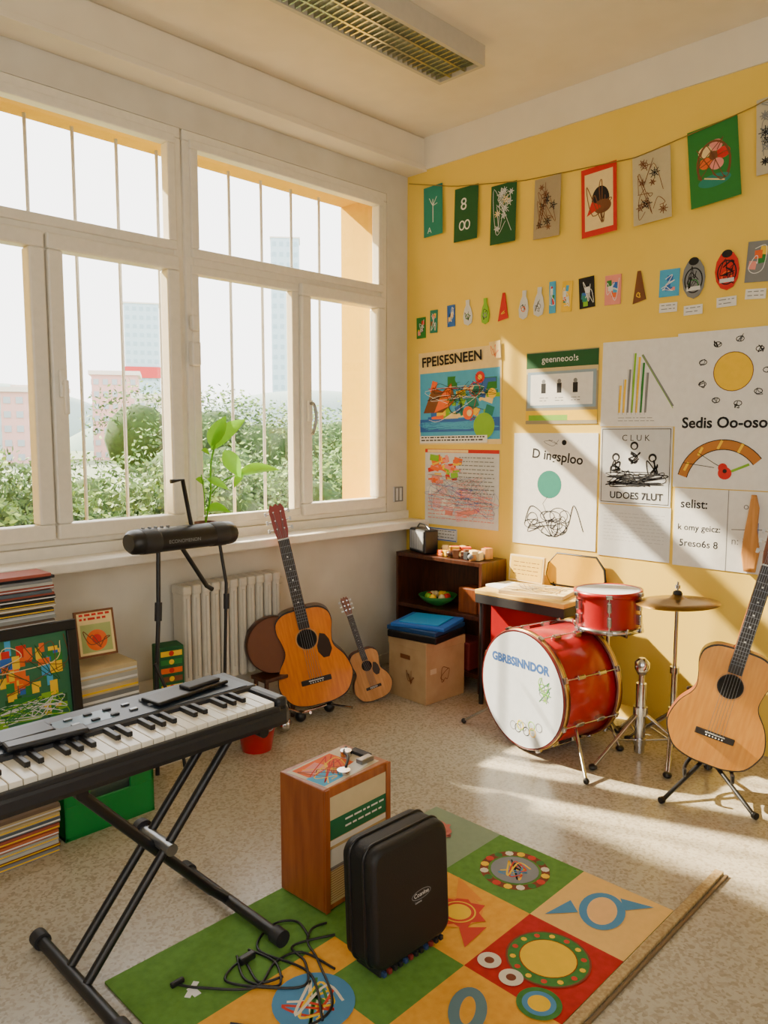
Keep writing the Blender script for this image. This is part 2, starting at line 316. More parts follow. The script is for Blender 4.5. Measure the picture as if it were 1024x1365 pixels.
o.ribbon(M,[(.26,.0),(.26,h)],.004,GREY); o.text(M,'selist:',.03,.29,.06,INK,bold=.001); o.text(M,'k omy geicz:',.02,.18,.042,INK,bold=.0005); o.text(M,'5reso6s 8',.03,.1,.048,INK,bold=.0005)
o.ribbon(M,[(.28,.2),(.43,.21)],.003,INK); o.text(M,'n: jn .:.',.28,.13,.05,GREY); o.text(M,'Ol',.33,.3,.03,INK); o.ribbon(M,[(.4,.1),(.4,.24)],.003,BLUE); o.done()
# wooden ornament on wall
o=MB('wooden_wall_ornament'); M=WM_(-2.15,.86,-.007); o.loft([(0.01,0),(.06,0),(.075,.1),(.06,.2),(.065,.3),(.05,.36),(.03,.36),(.02,.28),(.005,.18),(-.005,.08)],[(0,1),(.012,1),(.016,.9)],WOODL,M); o.done()
# bunting
def zs(y):
    P=[(-.03,3.07),(-.4,2.975),(-.89,2.90),(-1.56,2.865),(-2.09,2.945),(-2.6,3.08),(-3.2,3.3)]
    for a_,b_ in zip(P,P[1:]):
        if b_[0]<=y<=a_[0]: t=(y-a_[0])/(b_[0]-a_[0]); return a_[1]+(b_[1]-a_[1])*t
    return 3
o=MB('flag_bunting')
STR=mat('#8f7330',.8)
o.tube([(-.02,y_,zs(y_)) for y_ in [-.03-k*.08 for k in range(37)]],.0026,STR,6)
FB=mat('#a9997a',.8)
fl=[(-.15,-.30,.3,TEAL,PAPER,2),(-.40,-.575,.31,DGREEN,PAPER,0),(-.67,-.845,.33,DGREEN,PAPERG,0),(-.965,-1.13,.32,FB,BROWN,0),(-1.25,-1.45,.35,REDP,CREAMP,3),(-1.535,-1.73,.34,mat('#c4b792',.8),BROWN,4),(-1.81,-2.04,.36,GREEN,ORP,6),(-2.12,-2.32,.33,mat('#c3ba9f',.8),GREY,3),(-2.42,-2.62,.33,YELP,GREEN,3)]
def flower(o,M,cx,cy,s_,c,n=6):
    for j in range(n): o.ribbon(M,[(cx,cy),(cx+s_*math.cos(j*6.283/n),cy+s_*math.sin(j*6.283/n))],.004,c)
    o.ring(M,cx,cy,s_*.5,.003,c,None,12)
for k,(a_,b_,hh,c,c2,tl) in enumerate(fl):
    zt=zs((a_+b_)/2)-.005; w=a_-b_
    M=frame((-.014,a_,zt),(0,-1,0),(0,0,1))@RZ(tl)@RX(-1.5)
    o.bx(0,w,-hh,.0,-.001,.001,c,0,M); o.off=.0012
    rr=random.Random(k)
    if k==4: o.rect(M,.02,-hh+.03,w-.02,-.03,CREAMP); o.disc(M,w*.55,-hh*.5,.05,INK,.07); o.disc(M,w*.6,-hh*.6,.05,BROWN,.035); o.poly(M,[(.03,-hh*.7),(w*.6,-hh*.6),(.06,-hh*.5)],REDP); o.scrib(M,.03,-hh+.04,w-.03,-.05,12,.005,BROWN,3)
    elif k==6: 
        for j in range(5): o.disc(M,w*.5+.045*math.cos(j*1.256),-hh*.4+.045*math.sin(j*1.256),.032,[REDP,PINK,CREAMP,ORP,PINK][j],.026)
        o.disc(M,w*.5,-hh*.4,.02,BROWN); o.ring(M,w*.5,-hh*.5,.075,.01,BROWN,.1); o.disc(M,w*.5,-hh*.72,.075,TEAL,.028); o.ribbon(M,[(w*.3,-hh*.66),(w*.7,-hh*.75)],.006,CREAMP); o.scrib(M,.04,-hh+.08,w-.04,-.07,14,.004,BROWN,5)
    elif k==1: o.text(M,'8',.045,-.13,.1,PAPER); o.ring(M,.06,-.22,.018,.008,PAPER,.025);o.ring(M,.1,-.22,.018,.008,PAPER,.025)
    elif k==0: o.ribbon(M,[(.075,-.22),(.075,-.08)],.006,PAPER); [o.ribbon(M,[(.075,-.12),(.075+dx,-.07+dy)],.004,PAPER) for dx,dy in ((-.03,0),(.03,0),(-.02,-.02),(.035,-.04))]; o.text(M,'A',.03,-.28,.05,PAPER)
    else:
        for j in range(9): flower(o,M,rr.uniform(.03,w-.03),rr.uniform(-hh+.04,-.04),rr.uniform(.018,.03),rr.choice([c2,c2,INK if k in(3,5,7) else CREAMP]),rr.choice((5,6,8)))
        for j in range(5): o.scrib(M,.02,-hh+.02,w-.02,-.02,4,.003,c2,k*9+j)
o.done()
# mini pictures garland
o=MB('mini_picture_garland')
mini=[(-.125,2.17,.075,.13,'pic',GREEN),(-.23,2.20,.06,.14,'pic',TEAL),(-.37,2.22,.06,.13,'pic',BLUE),(-.50,2.225,.07,.15,'vase',PAPERG),(-.63,2.22,.06,.15,'vase',LGREEN),(-.76,2.23,.07,.16,'tri',REDP),(-.90,2.225,.065,.16,'vase',PAPERG),(-1.0,2.23,.07,.16,'vase',PAPERG),(-1.085,2.245,.04,.17,'pic',LBLUE),(-1.175,2.24,.06,.16,'pic',YELP),(-1.295,2.245,.09,.16,'pic',INK),(-1.445,2.24,.09,.15,'pic',PINK),(-1.59,2.235,.07,.16,'tri',BROWN),(-1.745,2.235,.10,.13,'pic',LBLUE),(-1.865,2.24,.11,.19,'egg',GREY),(-2.02,2.255,.11,.18,'egg',REDP),(-2.16,2.275,.11,.18,'pic',GREY),(-2.33,2.3,.11,.18,'pic',TEAL)]
for k,(y_,z_,w,hh,kd,c) in enumerate(mini):
    M=frame((-.004,y_,z_),(0,-1,0),(0,0,1))@RZ(r.uniform(-4,4)); o.off=.0022
    if kd=='pic':
        o.bx(-w/2,w/2,-hh/2,hh/2,-.002,.002,c,0,M)
        for j in range(5): o.rect(M,*(lambda a,b:(a,b,a+w*.3,b+hh*.2))(r.uniform(-w*.4,w*.1),r.uniform(-hh*.45,hh*.2)),r.choice(PAL+[INK,PAPER]),r.uniform(-10,10))
        o.scrib(M,-w*.4,-hh*.4,w*.4,hh*.4,9,.003,PAPER,k)
    elif kd=='tri':
        P=[(-w/2,-hh/2),(w/2,-hh*.4),(w*.1,hh/2),(-.01,hh/2)]; o.loft(P,[(-.001,1),(.003,1)],c,M); o.off=.0032; o.scrib(M,-w*.2,-hh*.35,w*.2,-.02,5,.004,YELP,k)
    else:
        P=[(0,-hh/2),(w*.4,-hh*.42),(w*.5,-hh*.15),(w*.35,hh*.15),(w*.18,hh*.3),(w*.2,hh/2),(-w*.2,hh/2),(-w*.18,hh*.3),(-w*.35,hh*.15),(-w*.5,-hh*.15),(-w*.4,-hh*.42)]
        if kd=='egg': P=[(math.cos(t)*w/2,math.sin(t)*hh/2) for t in [k2*.5236 for k2 in range(12)]]
        o.loft(P,[(-.001,1),(.004,1)],c,M); o.off=.0042
        o.scrib(M,-w*.3,-hh*.35,w*.3,hh*.1,9,.003,INK,k); o.ring(M,0,-hh*.15,w*.2,.004,r.choice([ORP,GREY,GREEN]))
        if kd=='egg': o.disc(M,0,hh*.42,w*.22,INK,hh*.1); o.ring(M,0,-hh*.05,w*.38,.006,INK,hh*.3); o.rect(M,-w*.3,-hh*.3,w*.3,-hh*.2,PAPERG); o.scrib(M,-w*.35,-hh*.3,w*.35,hh*.3,12,.004,INK,k+5)
    if k>=13: o.bx(-.045,.045,-hh/2-.075,-hh/2-.03,-.001,.002,PAPER,0,M); o.off=.0022; o.textlines(M,-.035,.035,-hh/2-.07,-hh/2-.035,2,GREY,.004,k)
o.done()
# ---------- guitar
half=[(0,0),(.07,.003),(.14,.03),(.183,.1),(.186,.15),(.165,.215),(.13,.265),(.12,.3),(.128,.35),(.14,.4),(.132,.45),(.09,.483),(.03,.49)]
def outline(h,n=4):
    hp=[(p.x,p.y) for p in crom([(a,b,0) for a,b in h],n)]
    return hp+[(-x_,y_) for x_,y_ in reversed(hp) if x_>.0001]
def guitar(name,base,top,face,sc,topm,sidem,pick=None,headm=WOODD,nm=WOODM,ns=6):
    b=V(base); y=(V(top)-b).normalized(); z=V(face); z=(z-y*z.dot(y)).normalized(); x=y.cross(z)
    M=Matrix.Scale(sc,4); o=MB(name,frame(b,x,y)@RX(-90)); M=RX(90)@M
    ol=outline(half); c=(0,.22)
    o.loft(ol,[(-.1,.97),(-.092,1),(-.004,1.0)],sidem,M,c=c)
    o.loft(ol,[(-.004,1.0),(0,.997)],EBONY,M,c=c); o.loft(ol,[(-.002,.975),(.001,.972)],topm,M,c=c)
    o.off=.0011
    o.disc(M,0,.335,.056,EBONY); o.ring(M,0,.335,.053,.006,WOODL); o.disc(M,0,.335,.046,mat('#0b0908',.9))
    if pick: o.poly(M,[(.05,.31),(.065,.35),(.09,.34),(.105,.31),(.11,.26),(.09,.225),(.06,.225),(.04,.26),(.04,.29)],pick)
    o.box((0,.125,.005),(.15,.026,.009),EBONY,.003,M); o.box((0,.13,.011),(.075,.004,.004),PAPER,0,M)
    for k in range(6): o.ball((-.03+k*.012,.12,.011),.0035,PAPER,M,8)
    o.bx(-.028,.028,.40,.84,-.022,.008,nm,.008,M); o.bx(-.027,.027,.39,.84,.006,.013,EBONY,.001,M)
    o.loft([(-.05,.44),(.05,.44),(.03,.5),(-.03,.5)],[(-.09,.8),(-.02,1)],nm,M)
    for k in range(18):
        yy=.84-.65*(1-2**(-(k+1)/12))*.98
        o.bx(-.026,.026,yy-.0008,yy+.0008,.013,.0145,STEEL,0,M)
    for k in (2,4,6,8,11): 
        ya=.84-.65*(1-2**(-(k+.5)/12)); o.off=.0134; o.disc(M,0,ya,.004,PAPER,seg=10)
    o.bx(-.026,.026,.838,.844,.008,.017,PAPER,0,M)
    MH=M@T(0,.84,0)@RX(-12)
    o.loft([(-.026,0),(.026,0),(.034,.04),(.038,.15),(.026,.175),(.012,.165),(0,.178),(-.012,.165),(-.026,.175),(-.038,.15),(-.034,.04)],[(-.012,1),(.006,1)],headm,MH)
    for sd in (-1,1):
        for k in range(3):
            yk=.05+k*.042; o.cyl((sd*.018,yk,.004),(sd*.018,yk,.02),.004,CHROME,M=MH,seg=8)
            o.cyl((sd*.034,yk,-.004),(sd*.052,yk,-.004),.003,CHROME,M=MH,seg=8); o.box((sd*.056,yk,-.004),(.012,.02,.011),PAPERG,.003,MH)
    for k in range(6):
        x1=-.03+k*.012; x2=-.02+k*.008; o.cyl((x1,.13,.0135),(x2,.842,.0175),.0009,STEEL,M=M,seg=5)
        sd=-1 if k<3 else 1; p=MH@V((sd*.018,.05+(k if k<3 else 5-k)*.042,.015)); q=M@V((x2,.842,.0175)); o.cyl(q,p,.0008*sc,STEEL,seg=5)
    return o
guitar('acoustic_guitar',(-1.135,-.44,.075),(-1.29,-.27,1.11),(-.62,-.78,.2),1.075,WOODA,WOODD,mat('#2c190f',.3),mat('#8d2416',.4)).done()
guitar('ukulele',(-.755,-.48,.015),(-.86,-.33,.56),(-.60,-.80,.3),.60,WOODL,WOODM,mat('#2c190f',.3),WOODM,WOODM).done()
def gstand(name,c,ang,h=.36,spread=.3,k=1):
    o=MB(name,T(c[0],c[1],0)@RZ(ang))
    hub=(0,.06,.14)
    for a_ in (-50,180+50-0,90):
        e=(math.cos(math.radians(a_-0))*spread,.04+math.sin(math.radians(a_))*spread,.014)
        o.cyl(hub,e,.009,BLACK); o.cyl(e,(e[0]*1.06,.04+(e[1]-.04)*1.06,.014),.014,BLACK)
    o.cyl((0,.06,.08),(0,.17,h+.1),.01,BLACK)
    for sd in (-1,1):
        o.tube(crom([(0,.075,.15),(sd*.06,.06,.13),(sd*.09,0,.105),(sd*.09,-.085,.1),(sd*.09,-.10,.135)],5),.008,BLACK)
        o.tube(crom([(0,.17,h+.08),(sd*.08,.15,h+.1),(sd*.09,.13,h+.1)],5),.007,BLACK)
    return o
o=MB('guitar_floor_stand')
for sd in (-1,1): o.tube(crom([(-1.15+sd*.1,-.53+sd*-.05,.07),(-1.15+sd*.1,-.40,.045),(-1.15+sd*.1,-.29,.06),(-1.18+sd*.05,-.24,.28)],6),.008,CHROME)
o.cyl((-1.25,-.40,.045),(-1.05,-.40,.045),.008,CHROME)
for px in (-1.25,-1.05): o.ball((px,-.40,.03),.03,BLACK)
o.ball((-1.40,-.45,.04),(.04,.04,.04),CHROME); o.ball((-1.40,-.45,.09),.022,CHROME); o.tube([(-1.4,-.45,.08),(-1.35,-.43,.1),(-1.25,-.4,.045)],.006,CHROME)
o.done()
guitar('acoustic_guitar',(-.60,-2.245,.13),(-.40,-2.43,1.11),(-.93,-.37,.12),1.03,WOODB,WOODM,None,WOODM,WOODM).done()
gstand('guitar_stand',(-.58,-2.25),-68,.3,.26).done()
o=MB('hand_drum'); M=frame((-1.31,-.255,.40),(1,-.4,0),(0,.10,1)); o.lathe([(.145,-.04),(.15,-.03),(.15,.02),(.145,.03),(.13,.03),(.128,.025)],WOODD,M,40); o.off=.031; o.disc(M,0,0,.145,mat('#6b3a1c',.5),seg=40); o.done()
o=MB('wooden_stool'); o.bx(-1.42,-1.21,-.33,-.2,.225,.246,WOODD,.004); 
for x_ in (-1.40,-1.23):
    for y_ in (-.31,-.22): o.cyl((x_,y_,0),(x_,y_,.23),.012,WOODD)
o.done()
# ---------- drums
def drum_hw(o,M,R_,L,n,rod=.006):
    for k in range(n):
        a_=2*math.pi*(k+.5)/n; c,s_=math.cos(a_),math.sin(a_)
        o.cyl((c*(R_+.018),s_*(R_+.018),.01),(c*(R_+.018),s_*(R_+.018),L-.01),rod*.6,CHROME,M=M,seg=8)
        for z_ in (L*.3,L*.7): o.box((0,0,0),(.03,.022,.05),CHROME,.006,M@RZ(math.degrees(a_))@T(R_+.008,0,z_))
        for z_ in (0,L): o.box((0,0,0),(.03,.03,.02),CHROME,.004,M@RZ(math.degrees(a_))@T(R_+.012,0,z_))
HEAD=mat('#c6ccd3',.5,name='drum_head')
R_=.27; L=.34; nd=V((-math.cos(math.radians(13)),math.sin(math.radians(13)),0)) ; hc=V((-.745,-1.44,R_+.03))
M=frame(hc,V((nd.y,-nd.x,0)),(0,0,1))
if M.to_3x3().col[2].dot(nd)<0: M=frame(hc,V((-nd.y,nd.x,0)),(0,0,1))
MS=M@T(0,0,-L)
HOOP=mat('#5c1412',.3,coat=.5)
o=MB('bass_drum'); o.lathe([(R_-.004,0),(R_,.005),(R_,L-.005),(R_-.004,L)],RED,MS,56)
for z_ in (0,L): 
    o.lathe([(R_+.008,z_-.02),(R_+.013,z_-.02),(R_+.013,z_+.016),(R_+.008,z_+.016),(R_-.006,z_+.012),(R_-.006,z_-.02)],HOOP,MS,56)
    o.lathe([(R_+.0135,z_-.008),(R_+.0155,z_-.008),(R_+.0155,z_+.008),(R_+.0135,z_+.008)],mat('#c8a15a',.3,.8),MS,56)
o.off=.0175; o.disc(M,0,0,R_+.003,HEAD,seg=56); 
o.off=.018; o.text(M,'GBRBSINNDOR',-.205,.10,.056,mat('#24508f',.7),2,bold=.003)
for k in range(9): o.ring(M,-.04+k*.02+R.uniform(-.02,.02),-.17+R.uniform(-.025,.025),.02,.004,[GREY,INK,LGREEN,YELP][k%4])
for k in range(10): o.scrib(M,.12,-.04+k*.005,.2,.06+k*.005,4,.003,[LGREEN,GREY,GREEN][k%3],k)
drum_hw(o,MS,R_,L,8)
for sd in (1,-1):
    p=M@V((sd*.24,-.14,-.10)); q=M@V((sd*.42,-hc.z+.014,.02)); o.cyl(p,q,.008,CHROME); o.ball(q,.014,BLACK)
o.done()
def tripod(name,x,y,h,leg,r=.011,ang=0,hub=.22,foot=BLACK):
    o=MB(name,T(x,y,0)@RZ(ang)); o.cyl((0,0,.05),(0,0,h*.55),r*1.25,CHROME); o.cyl((0,0,h*.55),(0,0,h),r*.8,CHROME); o.cyl((0,0,h*.53),(0,0,h*.57),r*1.9,CHROME); o.cyl((0,0,hub-.02),(0,0,hub+.02),r*2,CHROME); o.cyl((0,0,.06),(0,0,.09),r*1.8,CHROME)
    for k in range(3):
        a_=math.radians(120*k); e=(math.cos(a_)*leg,math.sin(a_)*leg,.014)
        m_=V((math.cos(a_)*leg*.5,math.sin(a_)*leg*.5,(hub+.0)*.5))
        for s_ in (-.006,.006):
            o.cyl((s_,s_,hub),(e[0]+s_,e[1]+s_,.014),.006,CHROME,seg=8)
        o.cyl((0,0,.075),m_,.005,CHROME,seg=8); o.ball(e,(.02,.02,.014),foot)
    return o
o=tripod('snare_drum',-.365,-1.665,.57,.13,ang=0,hub=.14); MT=T(0,0,.575)@RZ(0)@RX(-2); r2=.15; l2=.17
o.lathe([(r2,0),(r2,l2)],RED,MT,48)
for z_ in (0,l2): o.lathe([(r2+.003,z_-.012),(r2+.012,z_-.012),(r2+.012,z_+.012),(r2+.003,z_+.012),(r2-.004,z_+.008),(r2-.004,z_-.008)],RED if z_ else CHROME,MT,48)
o.off=l2+.009; o.disc(MT,0,0,r2,HEAD,seg=48); drum_hw(o,MT,r2,l2,6,.005)
for k in range(3): o.tube([(0,0,.55),(math.cos(2.09*k)*.16,math.sin(2.09*k)*.16,.56),(math.cos(2.09*k)*.168,math.sin(2.09*k)*.168,.60)],.006,CHROME)
o.done()
o=tripod('cymbal_stand',-.33,-1.985,.76,.24,ang=200); BR=mat('#8d6c34',.32,.9,name='cymbal_bronze')
MC=T(0,0,.745)@RX(3); o.lathe([(.003,.03),(.02,.028),(.035,.012),(.05,.008),(.12,.0),(.185,-.012),(.185,-.0135),(.12,-.002),(.05,.006),(.03,.004),(.003,.015)],BR,MC,48); o.cyl((0,0,.76),(0,0,.83),.005,CHROME); o.lathe([(.018,.77),(.022,.775),(.018,.785),(.01,.79)],DARK,I,16); o.cyl((0,0,.8),(0,0,.815),.012,CHROME); o.done()
o=tripod('hi_hat_stand',-.42,-1.87,.42,.30,ang=165,r=.017); o.lathe([(.017,.39),(.034,.42),(.034,.45),(.014,.47)],CHROME,I,20); o.cyl((0,0,.02),(0,0,.35),.024,CHROME); o.done()
# ---------- shelf, desk, box
o=MB('wooden_shelf_unit'); sx0,sx1,sy0,sy1=-.26,-.02,-.80,-.17
for z_ in (.10,.44,.755): o.bx(sx0,sx1,sy1,sy0,z_-.012,z_+.012,WOODD,.002)
o.bx(sx0,sx1,sy0,sy0-.02,0,.767,WOODD,.002); o.bx(sx0,sx1,sy1,sy1+.02,0,.767,WOODD,.002); o.bx(sx1-.008,sx1,sy1,sy0,.1,.76,WOODD)
o.bx(-.24,-.06,-.72,-.25,.112,.28,mat('#7d2420',.7),.01); o.bx(-.22,-.1,-.75,-.62,.453,.6,WOODM,.006)
o.done()
o=MB('radio'); M=T(-.17,-.30,.768)@RZ(-20); o.bx(-.05,.05,-.1,.1,0,.15,BLACK,.012,M); MF=M@frame((-.051,.09,.01),(0,-1,0),(0,0,1)); o.off=.0005; o.rect(MF,.0,.01,.18,.13,GREY); 
for k in range(9): o.rect(MF,.01+k*.018,.015,.018+k*.018,.125,PAPERG)
o.tube([(0,-.08,.15),(0,-.02,.175),(0,.05,.175),(0,.08,.15)],.005,STEEL,M=M); o.done()
o=MB('craft_supplies')
for k in range(64):
    y_=R.uniform(-.76,-.46); x_=R.uniform(-.22,-.07); M=T(x_,y_,.769)@RZ(R.uniform(0,180)); hh=R.uniform(.015,.065)
    c=R.choice([REDP,BROWN,CREAMP,INK,WOODL,GREY,YELP,ORP,GREY,BROWN,WOODD,INK,CREAMP]); t=R.random()
    if t<.45: o.bx(-.03,.03,-.02,.02,0,hh,c,.003,M)
    elif t<.65: o.lathe([(.02,0),(.025,hh*.3),(.02,hh)],c,M,12)
    else: o.ball((0,0,.022),(.035,.022,.02),c,M)
o.done()
o=MB('green_bowl'); M=T(-.17,-.42,.453); o.lathe([(.03,0),(.09,.03),(.12,.065),(.115,.065),(.085,.035),(.02,.012)],GREEN,M,28)
for k in range(12): a_=k*2.4; o.ball((math.cos(a_)*.06,math.sin(a_)*.06,.055),.022,[YELP,LGREEN,REDP,CREAMP][k%4],M,10)
o.done()
o=MB('cardboard_box'); M=T(-.45,-.575,0)@RZ(-3); o.bx(-.16,.16,-.15,.15,0,.345,CARD,.004,M); o.bx(-.163,.163,-.153,.153,.30,.35,CARD,.003,M); MF=M@frame((-.1645,.13,.0),(0,-1,0),(0,0,1)); o.off=0
o.rect(MF,.08,.235,.16,.26,BROWN); o.scrib(MF,.13,.09,.19,.19,9,.004,BROWN,3); MF2=M@frame((-.13,-.1545,0),(1,0,0),(0,0,1)); o.scrib(MF2,.08,.1,.16,.2,9,.004,BROWN,4); o.rect(MF2,.0,.17,.05,.2,mat('#cbb893',.8)); o.done()
o=MB('blue_folders'); M=T(-.455,-.58,.351)@RZ(8); o.bx(-.17,.15,-.17,.16,0,.04,BLACK,.006,M); o.bx(-.16,.16,-.16,.17,.04,.065,mat('#1b3f70',.4),.004,M); M=M@RZ(9); o.bx(-.15,.15,-.17,.16,.065,.085,BLUE,.004,M); o.bx(-.12,.12,-.12,.12,.085,.092,mat('#2f8fd0',.4),.002,M); o.done()
o=MB('school_desk'); dx0,dx1,dy0,dy1=-.40,-.09,-1.44,-.88
o.bx(dx0,dx1,dy0,dy1,.625,.65,mat('#e3bd5a',.4),.004); o.bx(dx0+.002,dx1-.002,dy0+.002,dy1-.002,.575,.6255,BLK2,.003)
for x_ in (dx0+.03,dx1-.03):
    for y_ in (dy0+.03,dy1-.03): o.cyl((x_,y_,0),(x_,y_,.58),.014,BLACK)
o.bx(-.30,-.29,-1.35,-.92,.2,.58,RED); o.done()
o=MB('sheet_music_stack'); M=T(-.25,-1.17,.651)@RZ(12); o.bx(-.12,.13,-.2,.16,0,.02,CREAMP,.002,M); o.off=0
MU=M@T(0,0,.0202)
for k in range(30): o.scrib(MU,-.11,-.19,.12,.15,4,.003,[BROWN,GREY,YELP,INK][k%4],k)
M=T(-.22,-.97,.651)@RZ(-10); o.bx(-.09,.09,-.06,.08,0,.012,PAPER,.001,M); o.done()
o=MB('yellow_chair'); CH=mat('#e3ad00',.5)
MCH=frame((-.045,-1.29,.67),(0,-1,0),(.08,0,1))
BP=[(-.15,0),(.15,0),(.18,.05),(.17,.11),(.12,.17),(-.12,.17),(-.17,.11),(-.18,.05)]
o.loft(BP,[(-.006,1),(.006,1)],CH,MCH); o.tube([MCH@V((p[0],p[1],0)) for p in BP],.007,BLK2,closed=True)
o.bx(-.34,-.05,-1.43,-1.13,.42,.44,CH,.008)
for sd in(-1,1): o.cyl((-.05,-1.28+sd*.12,0),(-.043,-1.28+sd*.12,.68),.009,BLACK); o.cyl((-.33,-1.28+sd*.12,0),(-.33,-1.28+sd*.12,.42),.009,BLACK)
o.done()
o=MB('music_book'); M=frame((-.075,-.88,.66),(0,-1,0),(.12,0,1)); o.bx(0,.23,0,.15,-.01,.01,CREAMP,.002,M); o.off=.011; o.rect(M,.01,.01,.22,.14,mat('#e8be3c',.7)); o.textlines(M,.03,.2,.03,.12,4,BROWN,.004,2); o.done()
# ---------- left corner stuff
o=MB('storage_cabinet'); o.bx(-3.3,-2.46,-.34,-.04,0,.735,mat('#b9b2a2',.5),.004); o.bx(-2.87,-2.86,-.345,-.33,.02,.71,DARK); o.ball((-2.83,-.35,.4),.012,STEEL); o.done()
def stack(name,x0,x1,y0,y1,z0,n,th,cols,M=I):
    o=MB(name); z_=z0
    for k in range(n):
        t=R.uniform(*th); j=R.uniform(-.012,.012); c=R.choice(cols)
        o.bx(x0+j,x1+j,y0+j,y1+j*.5,z_,z_+t,c,.0015,M)
        if t>.014: o.bx(x0+j+.003,x1+j-.002,y0+j-.0006,y0+j,z_+t*.25,z_+t*.5,R.choice([PAPER,YELP,PAPERG]),0,M)
        z_+=t+.0005
    return o
BC=[GREY,mat('#9ea19c',.6),BLK2,mat('#6d5a4a',.6),mat('#9a4a3a',.6),mat('#b9a67c',.7),mat('#4f5b66',.6),mat('#b2b4b0',.6)]
stack('record_stack',-2.79,-2.475,-.33,-.06,.736,14,(.010,.018),BC+[BLK2,WOODM]).done()
o=MB('painting_plinth'); o.bx(-3.0,-2.44,-.46,-.35,0,.33,WOODM,.004); o.done()
o=MB('framed_painting'); M=frame((-2.86,-.435,.334),(1,0,0),(0,.12,1)); w,h=.44,.42
o.bx(0,w,0,h,-.012,.0,BLACK,0,M)
for a_,b_,c_,d_ in ((0,w,0,.04),(0,w,h-.04,h),(0,.04,.04,h-.04),(w-.04,w,.04,h-.04)): o.bx(a_,b_,c_,d_,0,.014,BLACK,.003,M)
o.off=.001; o.rect(M,.04,.04,w-.04,h-.04,mat('#2f6d4a',.7))
for k in range(80): 
    x_=R.uniform(.04,w-.09); y_=R.uniform(.04,h-.1); c=R.choice([YELP,REDP,YELP,ORP,LBLUE,GREEN,BLUE]) if y_>.13 else R.choice([GREEN,LGREEN,DGREEN,YELP])
    o.rect(M,x_,y_,x_+R.uniform(.02,.05),y_+R.uniform(.02,.06),c)
for k in range(20): o.scrib(M,.05,.05,w-.05,.15,5,.003,R.choice([GREEN,PAPERG,LGREEN]),k)
for k in range(5): o.scrib(M,.05,.15,w-.05,h-.05,6,.003,R.choice([DGREEN,BROWN,CREAMP]),k+30)
o.done()
o=MB('low_bookcase'); BW=mat('#cfc6b2',.6)
o.bx(-2.42,-1.86,-.38,-.06,.285,.305,BW,.002); o.bx(-2.42,-1.86,-.38,-.06,0,.03,BW); o.bx(-2.42,-2.40,-.38,-.06,.03,.285,BW); o.bx(-1.88,-1.86,-.38,-.06,.03,.285,BW); o.bx(-2.4,-1.88,-.07,-.06,0.03,.285,BW)
x_=-2.39
while x_<-1.92:
    t=R.uniform(.015,.035); o.bx(x_,x_+t,-.36,-.1,.03,.03+R.uniform(.18,.24),R.choice(PAL+BC),.001); x_+=t+.001
o.done()
stack('box_stack',-2.40,-2.14,-.37,-.1,.306,5,(.035,.05),[CREAMP,mat('#b2b4b0',.6),BROWN,mat('#3c6f77',.6),mat('#c9b68c',.7),GREY]).done()
o=MB('picture_book'); M=frame((-2.37,-.30,.55),(1,-.1,0),(0,.25,1)); w,h=.17,.2; o.bx(0,w,0,h,-.015,0,BROWN,.002,M); o.off=.0005; o.rect(M,.01,.01,w-.01,h-.01,CREAMP); o.rect(M,.02,.02,w-.02,h-.06,mat('#a7b06c',.7)); o.disc(M,.085,.07,.045,ORP); o.disc(M,.085,.075,.02,REDP); o.textlines(M,.02,w-.02,h-.05,h-.015,2,REDP,.01,3); o.scrib(M,.03,.03,.14,.13,8,.004,BROWN,3); o.done()
o=MB('snack_box'); M=T(-1.935,-.27,.306)@RZ(-12); o.bx(-.06,.06,-.05,.05,0,.22,DGREEN,.004,M); MF=M@frame((-.06,-.0505,0),(1,0,0),(0,0,1)); o.off=0
for k in range(5): o.rect(MF,.01,.015+k*.04,.11,.04+k*.04,[YELP,BROWN,ORP,GREEN,YELP][k]); o.disc(MF,.06,.028+k*.04,.012,[REDP,YELP][k%2])
o.done()
o=MB('green_crate'); CG=mat('#0c8238',.4); gx0,gx1,gy0,gy1=-2.63,-2.27,-.72,-.5
o.bx(gx0,gx1,gy0,gy1,0,.012,CG); o.bx(gx0,gx1,gy1-.012,gy1,0,.2,CG,.002); o.bx(gx0,gx0+.012,gy0,gy1,0,.2,CG,.002); o.bx(gx1-.012,gx1,gy0,gy1,0,.2,CG,.002)
o.bx(gx0,gx1,gy0,gy0+.012,0,.13,CG,.002); o.bx(gx0,gx0+.1,gy0,gy0+.012,.13,.2,CG,.002); o.bx(gx1-.1,gx1,gy0,gy0+.012,.13,.2,CG,.002)
o.bx(gx0-.01,gx1+.01,gy0-.01,gy0+.004,.19,.205,CG,.002); o.bx(gx1-.004,gx1+.01,gy0,gy1,.19,.205,CG,.002); o.bx(gx0+.03,gx1-.03,gy0+.03,gy1-.03,.012,.15,mat('#3b4a40',.8),.01); o.done()
stack('vinyl_records',-3.1,-2.66,-.75,-.49,0,10,(.012,.022),BC+[mat('#b5603a',.6),WOODM]).done()
o=MB('red_bucket'); o.lathe([(.07,0),(.095,.15),(.1,.15),(.1,.158),(.09,.158),(.066,.01)],mat('#c01820',.35),T(-1.62,-.52,0),32); o.tube(crom([(-1.72,-.52,.15),(-1.68,-.58,.12),(-1.60,-.61,.11),(-1.54,-.55,.14),(-1.52,-.52,.15)],5),.003,STEEL); o.done()
